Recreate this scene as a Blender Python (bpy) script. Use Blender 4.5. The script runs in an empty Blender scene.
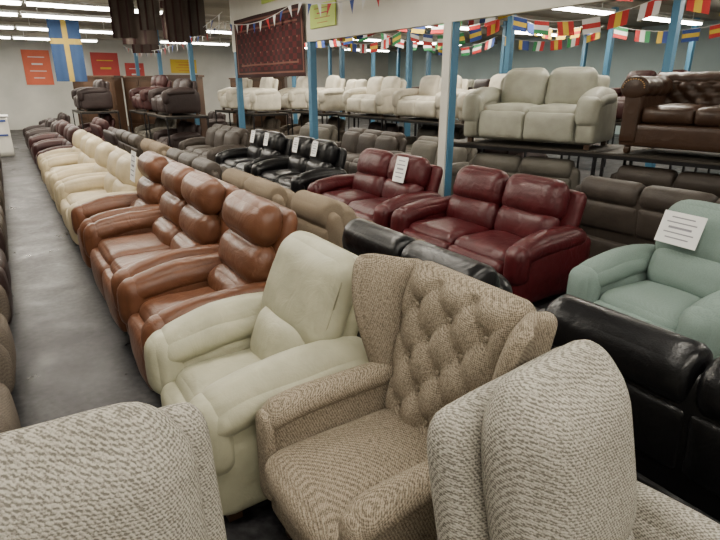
import bpy, bmesh, math, random
from mathutils import Vector, Matrix, noise
random.seed(4)
C = bpy.context.scene.collection

# ------------------------------------------------------------ materials
def new_mat(name):
    m = bpy.data.materials.new(name); m.use_nodes = True
    nt = m.node_tree
    return m, nt, nt.nodes['Principled BSDF']
def N(nt, t, **kw):
    n = nt.nodes.new(t)
    for k, v in kw.items():
        if k in n.inputs: n.inputs[k].default_value = v
        else: setattr(n, k, v)
    return n
def rgba(c): return (c[0], c[1], c[2], 1)
def plain(name, col, rough=0.6, metal=0.0, var=0.06, scale=3.0):
    m, nt, b = new_mat(name)
    tc = N(nt, 'ShaderNodeTexCoord')
    n = N(nt, 'ShaderNodeTexNoise', Scale=scale, Detail=4.0)
    nt.links.new(tc.outputs['Object'], n.inputs['Vector'])
    r = N(nt, 'ShaderNodeValToRGB')
    r.color_ramp.elements[0].position = .3; r.color_ramp.elements[1].position = .7
    r.color_ramp.elements[0].color = rgba([max(0, c*(1-var*2)) for c in col])
    r.color_ramp.elements[1].color = rgba([min(1, c*(1+var)) for c in col])
    nt.links.new(n.outputs['Fac'], r.inputs['Fac']); nt.links.new(r.outputs['Color'], b.inputs['Base Color'])
    b.inputs['Roughness'].default_value = rough; b.inputs['Metallic'].default_value = metal
    return m
def leather(name, col, rough=0.42, wr=0.22, spec=.38):
    m = plain(name, col, rough, 0, .1, 5)
    nt = m.node_tree; b = nt.nodes['Principled BSDF']
    b.inputs['Specular IOR Level'].default_value = spec
    tc = N(nt, 'ShaderNodeTexCoord')
    n1 = N(nt, 'ShaderNodeTexNoise', Scale=8.0, Detail=3.0, Distortion=1.0)
    n2 = N(nt, 'ShaderNodeTexVoronoi', Scale=160.0)
    nt.links.new(tc.outputs['Object'], n1.inputs['Vector']); nt.links.new(tc.outputs['Object'], n2.inputs['Vector'])
    b1 = N(nt, 'ShaderNodeBump', Strength=wr, Distance=0.03)
    b2 = N(nt, 'ShaderNodeBump', Strength=0.12, Distance=0.003)
    nt.links.new(n1.outputs['Fac'], b1.inputs['Height']); nt.links.new(n2.outputs['Distance'], b2.inputs['Height'])
    nt.links.new(b1.outputs['Normal'], b2.inputs['Normal']); nt.links.new(b2.outputs['Normal'], b.inputs['Normal'])
    return m
def tweed(name, light, dark, scale=24.0, bump=.5, thr=(.25, .72), nsc=130.0):
    m, nt, b = new_mat(name)
    tc = N(nt, 'ShaderNodeTexCoord')
    mp = N(nt, 'ShaderNodeMapping'); mp.inputs['Rotation'].default_value = (0.6, 1.3, 0.9)
    mp2 = N(nt, 'ShaderNodeMapping'); mp2.inputs['Rotation'].default_value = (-0.8, -0.3, -0.7)
    for q in (mp, mp2): nt.links.new(tc.outputs['Object'], q.inputs['Vector'])
    w1 = N(nt, 'ShaderNodeTexWave', Scale=scale, Distortion=4.0, Detail=2.0); w1.inputs['Detail Scale'].default_value = 3
    w2 = N(nt, 'ShaderNodeTexWave', Scale=scale*.8, Distortion=4.0, Detail=2.0); w2.inputs['Detail Scale'].default_value = 3
    nt.links.new(mp.outputs['Vector'], w1.inputs['Vector']); nt.links.new(mp2.outputs['Vector'], w2.inputs['Vector'])
    ns = N(nt, 'ShaderNodeTexNoise', Scale=nsc, Detail=3.0); nt.links.new(tc.outputs['Object'], ns.inputs['Vector'])
    a = N(nt, 'ShaderNodeMath', operation='ADD'); nt.links.new(w1.outputs['Fac'], a.inputs[0]); nt.links.new(w2.outputs['Fac'], a.inputs[1])
    a2 = N(nt, 'ShaderNodeMath', operation='MULTIPLY_ADD'); nt.links.new(ns.outputs['Fac'], a2.inputs[0]); a2.inputs[1].default_value = 3.0; nt.links.new(a.outputs[0], a2.inputs[2])
    d = N(nt, 'ShaderNodeMath', operation='DIVIDE'); nt.links.new(a2.outputs[0], d.inputs[0]); d.inputs[1].default_value = 5
    r = N(nt, 'ShaderNodeValToRGB')
    r.color_ramp.elements[0].position = thr[0]; r.color_ramp.elements[1].position = thr[1]
    r.color_ramp.elements[0].color = rgba(dark); r.color_ramp.elements[1].color = rgba(light)
    nt.links.new(d.outputs[0], r.inputs['Fac']); nt.links.new(r.outputs['Color'], b.inputs['Base Color'])
    bp = N(nt, 'ShaderNodeBump', Strength=bump, Distance=.004)
    nt.links.new(d.outputs[0], bp.inputs['Height']); nt.links.new(bp.outputs['Normal'], b.inputs['Normal'])
    b.inputs['Roughness'].default_value = .95
    b.inputs['Specular IOR Level'].default_value = .15
    return m
def emis(name, col, s):
    m, nt, b = new_mat(name)
    b.inputs['Base Color'].default_value = rgba(col)
    b.inputs['Emission Color'].default_value = rgba(col); b.inputs['Emission Strength'].default_value = s
    return m

M = dict(
 cream=leather('cream_leather', (.41,.40,.285), .48, .25),
 ivory=leather('ivory_leather', (.56,.47,.31), .5),
 white=leather('white_leather', (.60,.56,.46), .55),
 brown=leather('tan_leather', (.135,.054,.027), .36, .3),
 red=leather('red_leather', (.062,.0065,.009), .38, .3),
 black=leather('black_leather', (.005,.005,.006), .30, .2, .35),
 grey=leather('grey_leather', (.35,.35,.285), .5, .2),
 choc=leather('chocolate_leather', (.050,.026,.016), .34),
 umber=leather('umber_leather', (.045,.035,.028), .55),
 olive=leather('stone_leather', (.11,.10,.082), .6),
 plum=leather('plum_leather', (.026,.015,.014), .55),
 wine=leather('burgundy_leather', (.04,.010,.010), .55),
 beige=tweed('beige_fabric', (.23,.185,.13), (.17,.13,.095), 60, .2),
 teal=tweed('teal_fabric', (.20,.265,.24), (.15,.205,.185), 60, .2),
 tw=tweed('grey_tweed', (.42,.395,.34), (.14,.13,.11), 48, .6, (.36,.62), 150),
 wing=tweed('oatmeal_tweed', (.34,.285,.215), (.11,.09,.065), 60, .5, (.34,.64), 120),
 taupe=tweed('taupe_fabric', (.16,.135,.11), (.08,.065,.052), 60, .3),
 wood=plain('dark_wood', (.05,.025,.012), .4),
 lwood=plain('light_wood', (.5,.28,.09), .4),
 metal=plain('black_steel', (.02,.02,.022), .4, .6),
 deck=plain('rack_board', (.035,.028,.02), .7),
 paper=plain('paper', (.80,.80,.78), .7, 0, .02),
 ink=plain('ink', (.25,.25,.28), .7),
 piping=leather('cream_piping', (.28,.27,.18), .5),
)

# ------------------------------------------------------------ builder
class B:
    def __init__(s):
        s.bm = bmesh.new(); s.mats = []
    def mi(s, mat):
        if mat not in s.mats: s.mats.append(mat)
        return s.mats.index(mat)
    def rbox(s, c, half, r, mat, rot=None, puff=(0,0,0), n=9, fn=None, wr=0.0):
        if isinstance(r, (int, float)): r = (r, r, r)
        half = Vector(half)
        r = Vector([max(1e-4, min(r[i], half[i]-1e-4)) for i in range(3)])
        R = rot if rot is not None else Matrix.Identity(3)
        c = Vector(c); mi = s.mi(mat); cache = {}
        ts = [math.sin(math.pi/2*(-1+2*i/n)) for i in range(n+1)]
        def V(i, j, k):
            key = (i, j, k)
            if key in cache: return cache[key]
            p = Vector((ts[i], ts[j], ts[k]))
            q = Vector([p[a]*half[a] for a in range(3)])
            inn = Vector([max(-(half[a]-r[a]), min(half[a]-r[a], q[a])) for a in range(3)])
            d = Vector([(q[a]-inn[a])/r[a] for a in range(3)])
            if d.length > 0:
                d.normalize(); q = inn+Vector([d[a]*r[a] for a in range(3)])
            for a in range(3):
                if puff[a]:
                    b1, b2 = (a+1) % 3, (a+2) % 3
                    q[a] += math.copysign(puff[a]*(1-p[b1]**2)*(1-p[b2]**2)*p[a]**2, p[a])
            if fn: q = fn(p, q)
            q = c + R @ q
            if wr: q += noise.noise_vector(q*5.0+Vector((3.1, c[0]*5, 1)))*wr
            v = s.bm.verts.new(q); cache[key] = v
            return v
        def F(a, b_, c_, d_):
            try:
                f = s.bm.faces.new((a, b_, c_, d_)); f.material_index = mi; f.smooth = True
            except ValueError: pass
        for i in range(n):
            for j in range(n):
                F(V(i,j,n),V(i+1,j,n),V(i+1,j+1,n),V(i,j+1,n))
                F(V(i,j,0),V(i,j+1,0),V(i+1,j+1,0),V(i+1,j,0))
                F(V(n,i,j),V(n,i+1,j),V(n,i+1,j+1),V(n,i,j+1))
                F(V(0,i,j),V(0,i,j+1),V(0,i+1,j+1),V(0,i+1,j))
                F(V(i,n,j),V(i,n,j+1),V(i+1,n,j+1),V(i+1,n,j))
                F(V(i,0,j),V(i+1,0,j),V(i+1,0,j+1),V(i,0,j+1))
    def box(s, c, half, mat, rot=None):
        R = rot if rot is not None else Matrix.Identity(3)
        mi = s.mi(mat); c = Vector(c)
        vs = [s.bm.verts.new(c+R @ Vector((x*half[0], y*half[1], z*half[2]))) for x in (-1,1) for y in (-1,1) for z in (-1,1)]
        for f in ((0,1,3,2),(4,6,7,5),(0,4,5,1),(2,3,7,6),(0,2,6,4),(1,5,7,3)):
            fc = s.bm.faces.new([vs[i] for i in f]); fc.material_index = mi
    def tube(s, pts, rad, mat, seg=6):
        mi = s.mi(mat); pts = [Vector(p) for p in pts]; rings = []
        for i, p in enumerate(pts):
            t = (pts[min(i+1, len(pts)-1)]-pts[max(i-1, 0)]).normalized()
            up = Vector((0,0,1)) if abs(t.z) < .9 else Vector((1,0,0))
            a = t.cross(up).normalized(); b_ = t.cross(a).normalized()
            rings.append([s.bm.verts.new(p+rad*(math.cos(k*2*math.pi/seg)*a+math.sin(k*2*math.pi/seg)*b_)) for k in range(seg)])
        for i in range(len(rings)-1):
            for k in range(seg):
                f = s.bm.faces.new((rings[i][k], rings[i][(k+1) % seg], rings[i+1][(k+1) % seg], rings[i+1][k]))
                f.material_index = mi; f.smooth = True
        for e in (rings[0], rings[-1]):
            f = s.bm.faces.new(e); f.material_index = mi
    def poly(s, pts, mat):
        f = s.bm.faces.new([s.bm.verts.new(Vector(p)) for p in pts]); f.material_index = s.mi(mat)
    def mesh(s, name):
        bmesh.ops.recalc_face_normals(s.bm, faces=s.bm.faces[:])
        me = bpy.data.meshes.new(name); s.bm.to_mesh(me); s.bm.free()
        for m in s.mats: me.materials.append(m)
        return me
def put(me, name, loc=(0,0,0), rz=0.0):
    o = bpy.data.objects.new(name, me); o.location = loc; o.rotation_euler = (0, 0, math.radians(rz))
    C.objects.link(o); return o
def RX(a): return Matrix.Rotation(a, 3, 'X')

# ------------------------------------------------------------ lounge seating (faces -Y, origin on floor)
def lounge(name, mat, seats=1, sw=.54, aw=.19, D=.95, H=1.0, seatH=.47, armH=.62, rec=12, segs=None,
           wrap=.0, n=9, wr=.005, shell=None, backw=None, armpuff=.03, piping=None, shth=.055, shtop=.07, bpuff=.035, armw=1.0, backr=.12):
    b = B(); W = seats*sw+2*aw; hd = D/2; rec = math.radians(rec); tn = math.tan(rec)
    sh = shell or mat
    if segs is None: segs = [(.40,.68,.20,1.0,0), (.62,H,.22,1.0,0)]
    b.rbox((0, .03, .2), (W/2-.04, hd-.09, .15), .04, sh, n=6)
    for sx in (-1, 1):
        for sy in (-1, 1): b.box((sx*(W/2-.1), sy*(hd-.14), .03), (.03, .03, .03), M['wood'])
    for sx in (-1, 1):
        ax = sx*(W/2-aw/2)
        b.rbox((ax, .0, .06+(armH-.12)/2), (aw/2-.012, hd-.05, (armH-.12)/2), (.05,.08,.06), mat, puff=(.012,.01,0), n=n, wr=wr)
        b.rbox((ax, -hd+.09, armH-.20), (aw/2, .088, .17), (.08,.085,.09), mat, puff=(.01,.02,.0), n=n, wr=wr)
        def sag(p, q):
            q.z -= .045*max(0, -p.y)**2; q.x *= 1+.10*max(0, -p.y)
            return q
        b.rbox((ax, -.05, armH-.075), ((aw/2+.006)*armw, hd-.07, .085), (.09,.12,.085), mat, puff=(0,.01,armpuff), n=n+3, fn=sag, wr=wr*1.4, rot=RX(.03))
    yb = hd-.09-(H-.4)*tn
    for i in range(seats):
        x = -W/2+aw+sw*(i+.5)
        b.rbox((x, -.06, seatH-.095), (sw/2-.002, hd-.14, .10), (.06,.09,.085), mat, puff=(0,.01,.03), n=n+2, wr=wr)
        b.rbox((x, -hd+.085, .235), (sw/2-.004, .075, .165), (.04,.06,.06), mat, puff=(0,.02,0), n=n, wr=wr)
        for (z0, z1, th, wf, yo) in segs:
            zc = (z0+z1)/2; h = (z1-z0)/2
            bw = (backw or sw)*wf
            b.rbox((x, yb+(zc-.4)*tn-th/2+yo, zc), (bw/2-.001, th/2, h), (min(backr,bw/4), th/2, min(h,backr)), mat, rot=RX(-rec),
                   puff=(.0,bpuff,.012), n=n+3, wr=wr*1.3)
            if piping:
                pts = []
                for k in range(33):
                    a = k/32*2*math.pi
                    e = .45
                    px = (bw/2-.012)*math.copysign(abs(math.cos(a))**e, math.cos(a)); pz = (h-.012)*math.copysign(abs(math.sin(a))**e, math.sin(a))
                    pts.append(Vector((x, yb+(zc-.4)*tn-th/2+yo, zc))+RX(-rec) @ Vector((px, -th*.22, pz)))
                b.tube(pts, .0035, piping, 5)
    zc = (.12+H-shtop)/2; h = (H-shtop-.12)/2
    sw_ = (W/2-aw*.55) if not backw else max(seats*backw/2-.01, seats*sw/2+aw*.3)
    b.rbox((0, yb+(zc-.4)*tn+.075-shth, zc), (sw_, shth, h), (.06,.05,.1), sh, rot=RX(-rec), n=n, puff=(0,.015,0), wr=wr*.6)
    if wrap:
        for i in range(seats):
            x = -W/2+aw+sw*(i+.5)
            b.rbox((x, yb+(H-.10-.4)*tn+.0, H-.11), (sw/2-.001, .105, .115), (.04,.10,.11), mat, rot=RX(-rec), n=n+2, puff=(0,.006,.006), wr=wr)
            b.rbox((x, yb+(H-.33-.4)*tn+.055, H-.34), (sw/2-.003, .045, .14), (.03,.04,.03), mat, rot=RX(-rec), n=n, puff=(0,.012,0), wr=wr)
    return b.mesh(name)

me_cream = lounge('cream_recliner', M['cream'], 1, .49, .21, 1.0, 1.05, .46, .63, 22,
                  [(.38,.72,.17,.90,-.05), (.56,1.05,.19,1.16,0)], n=16, wr=.008, armpuff=.055, piping=M['piping'], backw=.56, shtop=.03, bpuff=.03, armw=1.06)
BS = [(.38,.62,.20,1.0,-.03), (.58,.86,.19,1.0,0), (.83,1.10,.21,1.0,-.01)]
me_br1 = lounge('tan_recliner', M['brown'], 1, .54, .17, 1.02, 1.09, .47, .62, 15, BS, n=11, wr=.008, backw=.66, shtop=.03, bpuff=.02)
me_br2 = lounge('tan_sofa', M['brown'], 2, .64, .17, 1.02, 1.09, .47, .62, 15, BS, n=10, wr=.008, shtop=.03, bpuff=.02)
RS = [(.38,.72,.2,1.0,-.03), (.62,.98,.22,1.0,0)]
me_red = lounge('red_sofa', M['red'], 2, .66, .20, 1.0, .98, .46, .60, 15, RS, n=10, wr=.009)
me_black = lounge('black_sofa', M['black'], 2, .62, .17, .95, .92, .46, .60, 8, [(.38,.85,.2,1,-.02)], wrap=1, n=10, wr=.003)
me_blackr = lounge('black_recliner_sofa', M['black'], 2, .62, .20, .98, .97, .46, .60, 14, RS, n=8, wr=.006)
me_iv2 = lounge('ivory_sofa', M['ivory'], 2, .60, .20, .98, .98, .46, .60, 14, RS, n=8, wr=.006)
me_iv1 = lounge('ivory_armchair', M['ivory'], 1, .54, .18, .98, 1.0, .46, .60, 14, RS, n=8, wr=.006)
me_wh2 = lounge('white_sofa', M['white'], 2, .62, .20, .95, .90, .46, .60, 12, [(.4,.9,.22,1,0)], n=7, wr=.006)
me_wh1 = lounge('white_armchair', M['white'], 1, .56, .18, .9, .95, .46, .60, 12, [(.4,.95,.22,1,0)], n=7, wr=.006)
me_grey = lounge('grey_sofa', M['grey'], 2, .59, .25, .95, .90, .46, .62, 15, [(.40,.91,.22,1,0)], n=10, wr=.008, armpuff=.055, bpuff=.05)
me_umb = lounge('umber_sofa', M['umber'], 3, .60, .18, .93, .92, .46, .60, 10, [(.38,.86,.2,1,-.02)], wrap=1, n=8)
me_olive = lounge('stone_sofa', M['olive'], 2, .64, .18, .93, .92, .46, .60, 10, [(.38,.86,.2,1,-.02)], wrap=1, n=8)
me_beige = lounge('beige_armchair', M['beige'], 1, .56, .18, .93, .95, .46, .60, 10, [(.38,.9,.2,1,-.02)], wrap=1, n=9)
me_beige2 = lounge('beige_sofa', M['beige'], 2, .62, .18, .93, .92, .46, .60, 10, [(.38,.86,.2,1,-.02)], wrap=1, n=8)
me_plum = lounge('plum_sofa', M['plum'], 2, .6, .2, .93, .88, .46, .62, 10, [(.4,.86,.2,1,0)], n=7)
me_wine = lounge('burgundy_sofa', M['wine'], 2, .62, .2, .95, .92, .46, .62, 12, RS, n=7)
me_teal = lounge('teal_armchair', M['teal'], 1, .60, .21, .98, 1.02, .46, .62, 16, [(.40,.74,.19,.98,-.05), (.60,1.02,.22,1.1,0)], n=12, wr=.006, armpuff=.045, backw=.62)
me_tw = lounge('tweed_recliner', M['tw'], 1, .52, .16, .92, 1.11, .46, .60, 12, [(.40,.70,.18,.92,-.03), (.52,1.13,.19,1.0,-.015)], n=18, wr=.006, backw=.50, armpuff=.04, shth=.055, shtop=.07, bpuff=.03, backr=.17)
me_taupe = lounge('taupe_armchair', M['taupe'], 1, .54, .18, .92, .95, .46, .60, 12, [(.4,.93,.2,1,0)], n=9)

# ------------------------------------------------------------ wing chair
def wing_chair():
    b = B(); m = M['wing']; rec = math.radians(12); R = RX(-rec)
    du, dv, oz = .088, .105, -.02
    for sx in (-1,1):
        for sy in (-1,1): b.rbox((sx*.27, sy*.31, .06), (.022,.022,.06), .015, M['wood'], n=4)
    b.rbox((0,-.0,.23), (.34,.37,.12), .03, m, n=8)
    b.rbox((0,-.08,.39), (.262,.345,.085), (.05,.07,.07), m, puff=(0,.015,.03), n=14, wr=.005)
    for sx in (-1,1):
        b.rbox((sx*.31,-.03,.40), (.045,.35,.20), (.035,.05,.05), m, puff=(.01,0,0), n=10, wr=.003)
        def arm(p, q, sx=sx):
            q.x *= 1+.2*max(0,-p.y); q.z -= .03*max(0,-p.y)**3
            return q
        b.rbox((sx*.31,-.06,.595), (.060,.325,.052), (.055,.06,.05), m, n=12, fn=arm, wr=.003)
        b.rbox((sx*.31,-.375,.40), (.056,.030,.20), (.05,.028,.05), m, n=9, wr=.003)
    def tuft(p, q):
        if p.y < 0:
            u = q.x/du; v = (q.z-oz)/dv
            f = abs(math.sin(math.pi*(u+v)*.5))*abs(math.sin(math.pi*(u-v)*.5))
            best = 9
            iu, iv = round(u), round(v)
            for a in (iu-1,iu,iu+1):
                for c_ in (iv-1,iv,iv+1):
                    if (a+c_) % 2 == 0: best = min(best, math.hypot((u-a)*du, (v-c_)*dv))
            dip = math.exp(-(best/.030)**2)
            edge = max(0, 1-abs(p.x)**6)*max(0, 1-abs(p.z)**8)*min(1, -p.y*1.5)
            q.y -= (.028*(f**.55)-.022*dip)*edge
        q.x *= 1+.05*p.z
        return q
    b.rbox((0,.265,.735), (.285,.075,.355), (.06,.07,.09), m, rot=R, n=64, fn=tuft)
    base = Vector((0,.265,.735))
    for i in range(-3,4):
        for j in range(-4,5):
            if (i+j) % 2: continue
            x = i*du; z = j*dv+oz
            if abs(x) > .22 or abs(z) > .29: continue
            b.rbox(base+R @ Vector((x*(1+.05*z/.35), -.062, z)), (.012,.009,.012), .009, m, n=4)
    for sx in (-1,1):
        def wg(p, q, sx=sx):
            t = (p.z+1)/2
            if p.y < 0: q.y *= (.25+1.25*math.sin(min(1, t*1.25)*math.pi/2)**1.5)*(1-.10*max(0, p.z)**6)
            q.x += sx*.075*max(0, -p.y)*(.3+t) + sx*.03*t
            return q
        b.rbox((sx*.300,.225,.80), (.036,.125,.285), (.034,.05,.06), m, rot=R, n=14, fn=wg, wr=.002)
    return b.mesh('wing_chair')
me_wing = wing_chair()

# ------------------------------------------------------------ chesterfield
def chesterfield():
    b = B(); m = M['choc']; W = 1.95; D = .9
    b.rbox((0,0,.2), (W/2-.04,D/2-.03,.12), .03, m, n=6)
    for sx in (-1,1):
        for sy in (-1,1): b.rbox((sx*(W/2-.12), sy*(D/2-.1), .045), (.035,.035,.045), .03, M['wood'], n=5)
    P = .085
    def tf(p, q):
        u = q.x/P; v = q.z/P
        f = (abs(math.sin(math.pi*(u+v)*.5))*abs(math.sin(math.pi*(u-v)*.5)))**.5
        if p.y < 0: q.y -= .055*f*(1-abs(p.z)**8)
        return q
    b.rbox((0,D/2-.14,.52), (W/2-.1,.08,.25), .05, m, n=60, fn=tf)
    def tr(p, q):
        f = abs(math.sin(math.pi*q.x/P*.5))**.5
        s = 1+.10*f
        q.y *= s; q.z *= s
        return q
    b.rbox((0,D/2-.12,.76), (W/2-.06,.105,.075), (.03,.10,.07), m, n=60, fn=tr)
    for sx in (-1,1):
        b.rbox((sx*(W/2-.13),-.02,.38), (.09,D/2-.03,.26), .03, m, n=8)
        def ta(p, q):
            f = abs(math.sin(math.pi*q.y/P*.5))**.5
            q.x *= 1+.09*f; q.z *= 1+.09*f
            return q
        b.rbox((sx*(W/2-.13),-.03,.68), (.13,D/2-.02,.105), (.125,.03,.10), m, n=36, fn=ta)
        for k in range(14):
            a = k/13*math.pi
            b.rbox((sx*(W/2-.13)+.11*math.cos(a), -D/2-.008, .68+.085*math.sin(a)), (.007,.006,.007), .005, M['lwood'], n=3)
    for i in range(3):
        b.rbox((-.5+.5*i*1.0, -.08, .41), (.248,.33,.085), (.04,.05,.05), m, puff=(0,.02,.03), n=10, wr=.003)
    return b.mesh('chesterfield_sofa')
me_ch = chesterfield()

# ------------------------------------------------------------ rack
def rack(W, D, H=1.05):
    b = B()
    b.box((0,0,H-.01), (W/2,D/2,.01), M['deck'])
    for sx in (-1,1):
        for sy in (-1,1): b.box((sx*(W/2-.02), sy*(D/2-.02), (H-.02)/2), (.016,.016,(H-.02)/2), M['metal'])
        b.box((sx*(W/2-.02), 0, H-.04), (.012,D/2-.04,.02), M['metal'])
    for sy in (-1,1): b.box((0, sy*(D/2-.02), H-.04), (W/2-.04,.012,.02), M['metal'])
    return b.mesh('display_rack')
me_r2 = rack(2.0, 1.02); me_r1 = rack(1.25, 1.02)

# ------------------------------------------------------------ near row (faces the aisle, -X)
put(me_tw, 'tweed_recliner_armchair', (1.045,.445,0), 6)
put(me_tw, 'tweed_recliner_armchair', (-.04,.80,0), -4)
put(me_wing, 'tweed_wing_chair', (1.00,1.31,0), -90)
put(me_cream, 'cream_leather_recliner', (.89,2.17,0), -90)
put(me_br1, 'tan_leather_recliner', (.93,3.11,0), -90)
put(me_br2, 'tan_leather_sofa', (.93,4.41,0), -90)
put(me_br1, 'tan_leather_recliner', (.93,5.71,0), -90)
for y, me, nm in ((7.0,me_iv2,'ivory_leather_sofa'),(8.33,me_iv1,'ivory_leather_armchair'),(9.7,me_iv2,'ivory_leather_sofa'),
                  (11.1,me_iv1,'ivory_leather_armchair'),(12.5,me_wine,'burgundy_leather_sofa'),(14.3,me_wine,'burgundy_leather_sofa'),(16.1,me_plum,'plum_sofa'),(18,me_plum,'plum_sofa')):
    put(me, nm, (.9,y,0), -90)
# back-to-back row (faces +X)
put(me_black, 'black_leather_sofa', (2.20,.68,0), 90)
put(me_black, 'black_leather_sofa', (2.20,2.28,0), 90)
put(me_beige, 'beige_armchair', (2.28,3.58,0), 90)
for y, me, nm in ((4.9,me_beige2,'beige_sofa'),(6.9,me_umb,'umber_leather_sofa'),(8.85,me_beige2,'beige_sofa'),(10.8,me_umb,'umber_leather_sofa'),(13.0,me_plum,'plum_sofa'),(15,me_wine,'burgundy_leather_sofa')):
    put(me, nm, (2.28,y,0), 90)
# middle row (faces -X)
put(me_teal, 'teal_fabric_armchair', (3.50,1.57,0), -97)
put(me_red, 'red_leather_sofa', (3.62,3.42,0), -90)
put(me_red, 'red_leather_sofa', (3.62,5.25,0), -90)
put(me_blackr, 'black_leather_recliner_sofa', (3.68,7.35,0), -90)
put(me_blackr, 'black_leather_recliner_sofa', (3.68,9.1,0), -90)
put(me_umb, 'umber_leather_sofa', (3.68,11.4,0), -90)
# left side of aisle (faces +X)
for y, me, nm in ((2.6,me_taupe,'taupe_armchair'),(3.6,me_taupe,'taupe_armchair'),(4.95,me_plum,'plum_sofa'),(6.9,me_umb,'umber_leather_sofa'),(9.15,me_umb,'umber_leather_sofa'),(11.1,me_plum,'plum_sofa'),(13.1,me_umb,'umber_leather_sofa')):
    put(me, nm, (-.66,y,0), 90)

# ------------------------------------------------------------ racks & stacked sofas beyond the posts
def stack(x, y, rz, top, tname, under=None, uname=None, rk=None, urz=None):
    put(rk or me_r2, 'display_rack', (x,y,0), rz)
    put(top, tname, (x,y,1.05), rz)
    if under: put(under, uname, (x,y,0), urz if urz is not None else rz)
stack(5.66,4.60,-72,me_grey,'grey_leather_sofa',me_olive,'stone_leather_sofa',urz=108)
stack(6.12,2.56,-82,me_ch,'chesterfield_sofa',me_umb,'umber_leather_sofa',rack(2.3,1.02),98)
put(me_umb,'umber_leather_sofa',(5.03,2.25,0),90)
for y, t, tn_, u, un in ((7.1,me_wh2,'white_leather_sofa',me_plum,'plum_sofa'),(9.2,me_wh2,'white_leather_sofa',me_olive,'stone_leather_sofa'),(11.3,me_wh2,'white_leather_sofa',me_plum,'plum_sofa')):
    stack(7.8,y,-90,t,tn_,u,un)
for x, y in ((7.5,13.2),(7.4,14.8),(6.0,14.2),(6.0,16.0)):
    stack(x,y,-90,me_wh1,'white_leather_armchair',me_taupe,'taupe_armchair',me_r1)
stack(3.75,14.4,-90,me_plum,'plum_sofa',me_umb if False else me_plum,'plum_sofa')
stack(3.75,16.8,-90,me_wine,'burgundy_leather_sofa',me_olive,'stone_leather_sofa')
stack(2.35,18.2,-90,me_plum,'plum_sofa',me_wine,'burgundy_leather_sofa')
for y, me, nm in ((6.75,me_olive,'stone_leather_sofa'),(8.8,me_umb,'umber_leather_sofa'),(11.0,me_olive,'stone_leather_sofa')):
    put(me, nm, (5.7,y,0), -90)
for x in (10.8,14.5):
    for y in (4,6.2,8.4,10.6,12.8,15,17.2):
        t, nn = random.choice(((me_wh2,'white_leather_sofa'),(me_grey,'grey_leather_sofa'),(me_wine,'burgundy_leather_sofa'),(me_plum,'plum_sofa')))
        stack(x,y,-90,t,nn)
for x, y in ((6.2,19.5),(9,20),(1.5,21.5)):
    put(me_plum,'plum_sofa',(x,y,0),-90)
b = B(); cw = plain('cabinet_wood',(.07,.035,.018),.45)
b.box((0,0,1.0),(.55,.28,1.0),cw); b.box((0,0,2.03),(.60,.32,.03),cw)
for sx in (-1,1):
    b.box((sx*.27,-.29,1.25),(.25,.012,.70),M['wood']); b.box((sx*.27,-.305,1.25),(.19,.006,.62),cw); b.box((sx*.05,-.32,1.2),(.01,.012,.05),M['lwood'])
    b.box((sx*.27,-.29,.30),(.25,.012,.18),M['wood'])
me_cab = b.mesh('wooden_cabinet')
for x, y in ((3.0,20.5),(4.3,20.5),(5.7,22.5),(3.0,23),(7.6,17.2),(9.2,23.5),(5.0,18.0)): put(me_cab,'wooden_cabinet',(x,y,0),-35)

# ------------------------------------------------------------ price signs
def sign(w, h):
    b = B(); b.box((0,0,0),(w/2,.002,h/2),M['paper'])
    for k in range(5):
        ww = w*(.36 if k % 2 else .28)
        b.box((0,-.003,h*(.34-.16*k)),(ww,.001,h*(.02 if k != 2 else .035)),M['ink'])
    return b.mesh('price_sign')
me_s = sign(.21,.29); me_s2 = sign(.16,.22); me_s3 = sign(.28,.21)
def psign(me, loc, rz, tilt=-14):
    o = put(me,'price_sign',loc,rz); o.rotation_euler = (math.radians(tilt),0,math.radians(rz)); return o
psign(me_s3,(3.545,1.66,.87),-97,-18)
psign(me_s,(3.72,4.88,.84),-90,-15)
psign(me_s2,(3.77,7.04,.87),-90)
psign(me_s2,(3.77,8.79,.87),-90)
psign(me_s2,(3.77,7.66,.87),-90)
psign(me_s2,(3.77,9.41,.87),-90)
psign(me_s,(.99,5.62,1.0),-90,-10)

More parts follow.
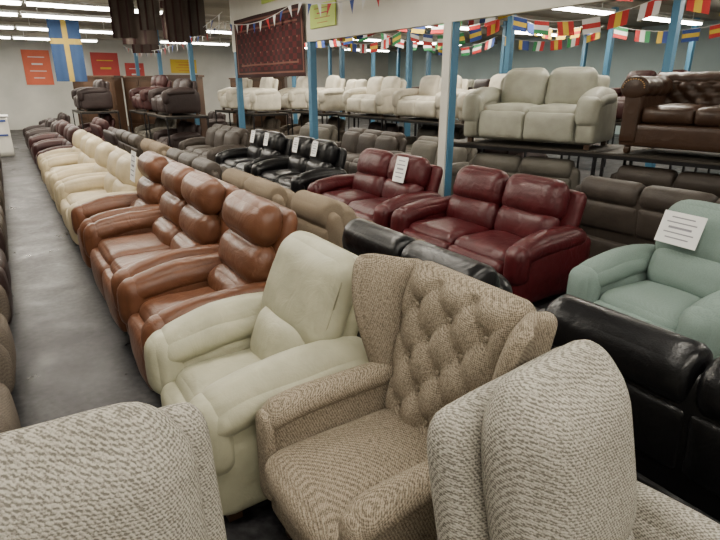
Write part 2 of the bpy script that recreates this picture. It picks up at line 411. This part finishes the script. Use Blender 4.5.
# ------------------------------------------------------------ room
wallm = plain('wall_paint',(.50,.50,.46),.85,0,.12,.6)
wall2 = plain('wall_paint_blue',(.42,.53,.54),.85,0,.08,.5)
ceilm = plain('ceiling_paint',(.34,.31,.25),.9,0,.12,.7)
fasc = plain('fascia_white',(.60,.58,.50),.6,0,.03)
blue = plain('blue_paint',(.045,.15,.25),.5)
wpost = plain('post_white',(.60,.58,.52),.5)
def floor_mat():
    m, nt, b = new_mat('worn_concrete')
    tc = N(nt,'ShaderNodeTexCoord')
    n1 = N(nt,'ShaderNodeTexNoise',Scale=1.8,Detail=8.0,Distortion=.8); n1.inputs['Roughness'].default_value=.7
    n2 = N(nt,'ShaderNodeTexNoise',Scale=22.0,Detail=4.0)
    for q in (n1,n2): nt.links.new(tc.outputs['Object'],q.inputs['Vector'])
    a = N(nt,'ShaderNodeMath',operation='MULTIPLY_ADD'); nt.links.new(n2.outputs['Fac'],a.inputs[0]); a.inputs[1].default_value=.35
    nt.links.new(n1.outputs['Fac'],a.inputs[2])
    r = N(nt,'ShaderNodeValToRGB'); r.color_ramp.elements[0].position=.56; r.color_ramp.elements[1].position=.80
    r.color_ramp.elements[0].color=(.007,.007,.009,1); r.color_ramp.elements[1].color=(.062,.060,.063,1)
    nt.links.new(a.outputs[0],r.inputs['Fac']); nt.links.new(r.outputs['Color'],b.inputs['Base Color'])
    r2 = N(nt,'ShaderNodeMapRange'); nt.links.new(n1.outputs['Fac'],r2.inputs['Value']); r2.inputs['From Min'].default_value=.35; r2.inputs['From Max'].default_value=.65
    r2.inputs['To Min'].default_value=.26; r2.inputs['To Max'].default_value=.6
    b.inputs['Specular IOR Level'].default_value=.2
    nt.links.new(r2.outputs[0],b.inputs['Roughness'])
    return m
X0,X1,Y0,Y1,ZC = -4.2,19.5,-4.0,27.0,3.7
def slab(name,c,h,mat):
    b = B(); b.box((0,0,0),h,mat); put(b.mesh(name),name,c)
slab('floor',((X0+X1)/2,(Y0+Y1)/2,-.05),((X1-X0)/2,(Y1-Y0)/2,.05),floor_mat())
slab('ceiling',((X0+X1)/2,(Y0+Y1)/2,ZC+.05),((X1-X0)/2,(Y1-Y0)/2,.05),ceilm)
slab('wall_left',(X0-.05,(Y0+Y1)/2,ZC/2),(.05,(Y1-Y0)/2,ZC/2),wallm)
slab('wall_right',(X1+.05,(Y0+Y1)/2,ZC/2),(.05,(Y1-Y0)/2,ZC/2),wall2)
slab('wall_back',((X0+X1)/2,Y1+.05,ZC/2),((X1-X0)/2,.05,ZC/2),wallm)
slab('wall_front',((X0+X1)/2,Y0-.05,ZC/2),((X1-X0)/2,.05,ZC/2),wallm)
b = B()
for y in [1.6+3.4*k for k in range(-1,8)]:
    b.box(((X0+X1)/2,y,ZC-.09),((X1-X0)/2-.02,.05,.09),ceilm)
put(b.mesh('ceiling_beams'),'trim_ceiling_beams')
slab('trim_fascia',(4.5,6.75,(2.43+3.5)/2),(.04,5.2,(3.5-2.43)/2),fasc)
for k,y in enumerate([1.6,5.0,8.4,11.8,15.2,18.6,22.0]):
    b = B(); h = 2.43/2 if y < 12 else 3.5/2
    if y == 5.0:
        b.box((0,0,h),(.065,.065,h),wpost); b.box((.0,-.078,h),(.045,.012,h),blue)
    else: b.box((0,0,h),(.055,.055,h),blue); b.box((-.0,.068,h),(.04,.012,h),wpost)
    put(b.mesh('support_post'),'support_post',(4.5,y,0))
for x in (9.2,12.7,16.5):
    for y in [1.6+3.4*k for k in range(0,7)]:
        b = B(); b.box((0,0,1.75),(.06,.06,1.75),blue); b.box((0,-.0,3.38),(.1,.1,.02),blue)
        put(b.mesh('support_post'),'support_post',(x,y,0))

# ------------------------------------------------------------ fluorescent lights
tubem = emis('fluorescent_tube',(1,.95,.85),26)
housing = plain('light_housing',(.75,.75,.73),.5)
fb = B(); fb.box((0,0,.05),(1.35,.12,.03),housing)
for s in (-1,1): fb.box((0,s*.065,-.005),(1.32,.036,.026),tubem)
for s in (-1,1): fb.box((s*1.0,0,.2),(.008,.008,.14),housing)
me_f = fb.mesh('fluorescent_light')
def lamp(x,y,e,z=3.32,rz=0):
    o = put(me_f,'fluorescent_light',(x,y,z),rz)
    l = bpy.data.lights.new('tube_glow','AREA'); l.shape='RECTANGLE'; l.size=2.4; l.size_y=.14; l.energy=e; l.color=(1,.90,.73)
    lo = bpy.data.objects.new('tube_glow',l); lo.parent=o; lo.location=(0,0,-.04); C.objects.link(lo)
for x in (-.6,2.15):
    for y,e in ((-1.8,40),(1.0,8),(4.6,40),(9.0,75),(13.7,75),(15.9,55),(19.5,80),(23.5,80)):
        lamp(x,y,e)
for x in (6.9,10.9,14.9):
    for y,e in ((0.2,28),(4.2,50),(8.2,80),(12.5,90),(17.5,110),(22.5,110)):
        lamp(x,y,e)

# ------------------------------------------------------------ bunting
cols = [plain('flag_'+n,c,.8,0,.03) for n,c in (('red',(.40,.02,.02)),('white',(.62,.62,.60)),('blue',(.02,.05,.22)),('yellow',(.55,.38,.03)),('green',(.02,.18,.06)))]
def line(p0,p1,sag,n):
    p0,p1 = Vector(p0),Vector(p1); out=[]
    for i in range(n+1):
        t=i/n; p=p0.lerp(p1,t); p.z-=sag*4*t*(1-t)*(1); out.append(p)
    return out
def bunting(p0,p1,sag,n,kind,size):
    b = B(); pts = line(p0,p1,sag,n); b.tube(pts,.006,cols[1],4)
    for i in range(n):
        a,c_ = pts[i],pts[i+1]; d=(c_-a).normalized(); m=(a+c_)/2; w=size; dn=Vector((0,0,-1))
        sw = Vector((random.uniform(-.06,.06),random.uniform(-.03,.03),0))
        if kind == 'tri':
            b.poly([m-d*w*.4,m+d*w*.4,m+dn*w*1.2+sw],cols[(1,2,1,0)[i % 4]])
        else:
            h=w*.68; cs = random.choice([(0,1,4),(2,3,2),(0,3,0),(2,1,0),(4,1,0),(1,0,1),(3,0,3),(4,3,4),(2,2,3)])
            s0=m-d*w/2
            if random.random()<.5:
                for k in range(3):
                    q0=s0+d*w*k/3; q1=s0+d*w*(k+1)/3
                    b.poly([q0,q1,q1+dn*h+sw,q0+dn*h+sw],cols[cs[k]])
            else:
                for k in range(3):
                    z0=dn*h*k/3+sw*k/3; z1=dn*h*(k+1)/3+sw*(k+1)/3
                    b.poly([s0+z0,s0+d*w+z0,s0+d*w+z1,s0+z1],cols[cs[k]])
    put(b.mesh('bunting'),'bunting')
for y in (5.0,8.4,11.8,15.2):
    bunting((4.22,y+.05,3.0),(4.22,y+3.35,3.0),.16,11,'tri',.15)
bunting((3.95,11,3.1),(4.1,22,3.1),.4,26,'tri',.16)
for x in (6.3,9.05,12.5):
    for y in (1.6,5.0,8.4,11.8):
        bunting((x,y+.1,3.1),(x,y+3.3,3.1),.24,6,'rect',.36)
for y in (8.6,13.4):
    bunting((4.9,y,3.2),(9.0,y,3.2),.3,9,'rect',.32); bunting((9.3,y,3.2),(12.4,y,3.2),.25,6,'rect',.32)

# ------------------------------------------------------------ hangings
def cloth(name,loc,w,h,rz,painter,nx=24,nz=24):
    b = B()
    for i in range(nx):
        for k in range(nz):
            u0,u1,v0,v1 = i/nx,(i+1)/nx,k/nz,(k+1)/nz
            f = lambda u,v: Vector(((u-.5)*w, .025*math.sin(u*14)*(.3+v), -v*h))
            b.poly([f(u0,v0),f(u1,v0),f(u1,v1),f(u0,v1)],painter((u0+u1)/2,(v0+v1)/2))
    put(b.mesh(name),name,loc,rz)
rugr = plain('rug_red',(.075,.009,.011),.95); rugd = plain('rug_dark',(.030,.009,.009),.95); rugc = plain('rug_cream',(.15,.065,.048),.95)
rugb = plain('rug_brown',(.05,.035,.028),.95); rugg = plain('rug_grey',(.08,.065,.055),.95)
def rugp(u,v):
    eu=min(u,1-u)*2.9; ev=min(v,1-v); e=min(eu,ev)
    if .05<e<.075 or .2<e<.22: return rugc
    if e<.12: return rugd
    return rugc if (int(u*72)%6==0 and int(v*36)%6==3) else (rugd if (int(u*72)//3+int(v*36)//3)%2==0 else rugr)
cloth('hanging_rug',(4.40,10.05,3.02),3.1,1.12,-90,rugp,72,36)
flagb = plain('banner_blue',(.015,.045,.12),.8); flagy = plain('banner_yellow',(.40,.28,.05),.8)
cloth('swedish_flag',(1.77,17.0,3.45),.75,1.6,0,lambda u,v: flagy if (abs(u-.5)<.09 or abs(v-.38)<.05) else flagb)
for x,y,w,h,c1 in ((2.5,13.0,.5,.95,rugb),(2.95,12.6,.45,.8,rugg),(3.4,12.2,.45,1.05,rugb),(3.8,12.4,.5,.9,rugg),(3.3,15.5,.9,.9,rugb),(3.9,14.2,.6,.85,rugb),(3.9,17.6,.8,1.0,rugb)):
    cloth('hanging_rug',(x,y,3.65),w,h,random.uniform(-40,-10),lambda u,v,c1=c1: rugd if int(u*12)%4==0 else c1)
redp = plain('poster_red',(.40,.035,.03),.6); orp = plain('poster_orange',(.55,.10,.04),.6); yg = plain('card_lime',(.45,.58,.10),.6)
def poster(name,loc,w,h,rz,m1,m2):
    b = B(); b.box((0,0,0),(w/2,.01,h/2),m1)
    for k in range(4): b.box((0,-.012,h*(.3-.2*k)),(w*(.30-.10*(k%2)),.002,h*(.012+.012*(k==1))),m2)
    put(b.mesh(name),name,loc,rz)
poster('sale_poster',(1.6,26.97,2.45),1.0,1.35,0,orp,cols[1])
poster('sale_poster',(4.2,26.97,2.3),1.1,1.6,0,redp,cols[3])
poster('sale_poster',(5.4,26.97,2.1),.8,1.2,0,redp,cols[1])
poster('sale_poster',(-.6,26.97,2.1),1.4,1.2,0,cols[1],cols[2])
poster('sale_card',(4.44,7.9,2.78),.8,.34,-90,yg,redp)
poster('sale_card',(4.44,9.6,3.28),1.2,.2,-90,yg,redp)
poster('sale_card',(7.6,26.97,2.6),1.2,.6,0,cols[3],redp)
b = B(); b.rbox((0,0,.5),(.55,.35,.5),.02,wpost,n=4); b.box((0,-.36,.55),(.5,.01,.02),cols[2]); b.box((0,-.36,.9),(.5,.01,.02),cols[2])
b.rbox((0,0,1.01),(.58,.38,.02),.01,housing,n=4)
put(b.mesh('white_counter'),'white_counter',(-.45,17.0,0))

# ------------------------------------------------------------ world & camera
w = bpy.data.worlds.new('World'); bpy.context.scene.world = w; w.use_nodes = True
w.node_tree.nodes['Background'].inputs[0].default_value = (.8,.88,1,1); w.node_tree.nodes['Background'].inputs[1].default_value = .3
cam = bpy.data.cameras.new('camera'); cam.lens = 26.5; cam.sensor_width = 36; cam.clip_start = .02
co = bpy.data.objects.new('camera',cam); co.location = (0,0,1.75); co.rotation_euler = (math.radians(70.8),0,math.radians(-33)); C.objects.link(co)
bpy.context.scene.camera = co
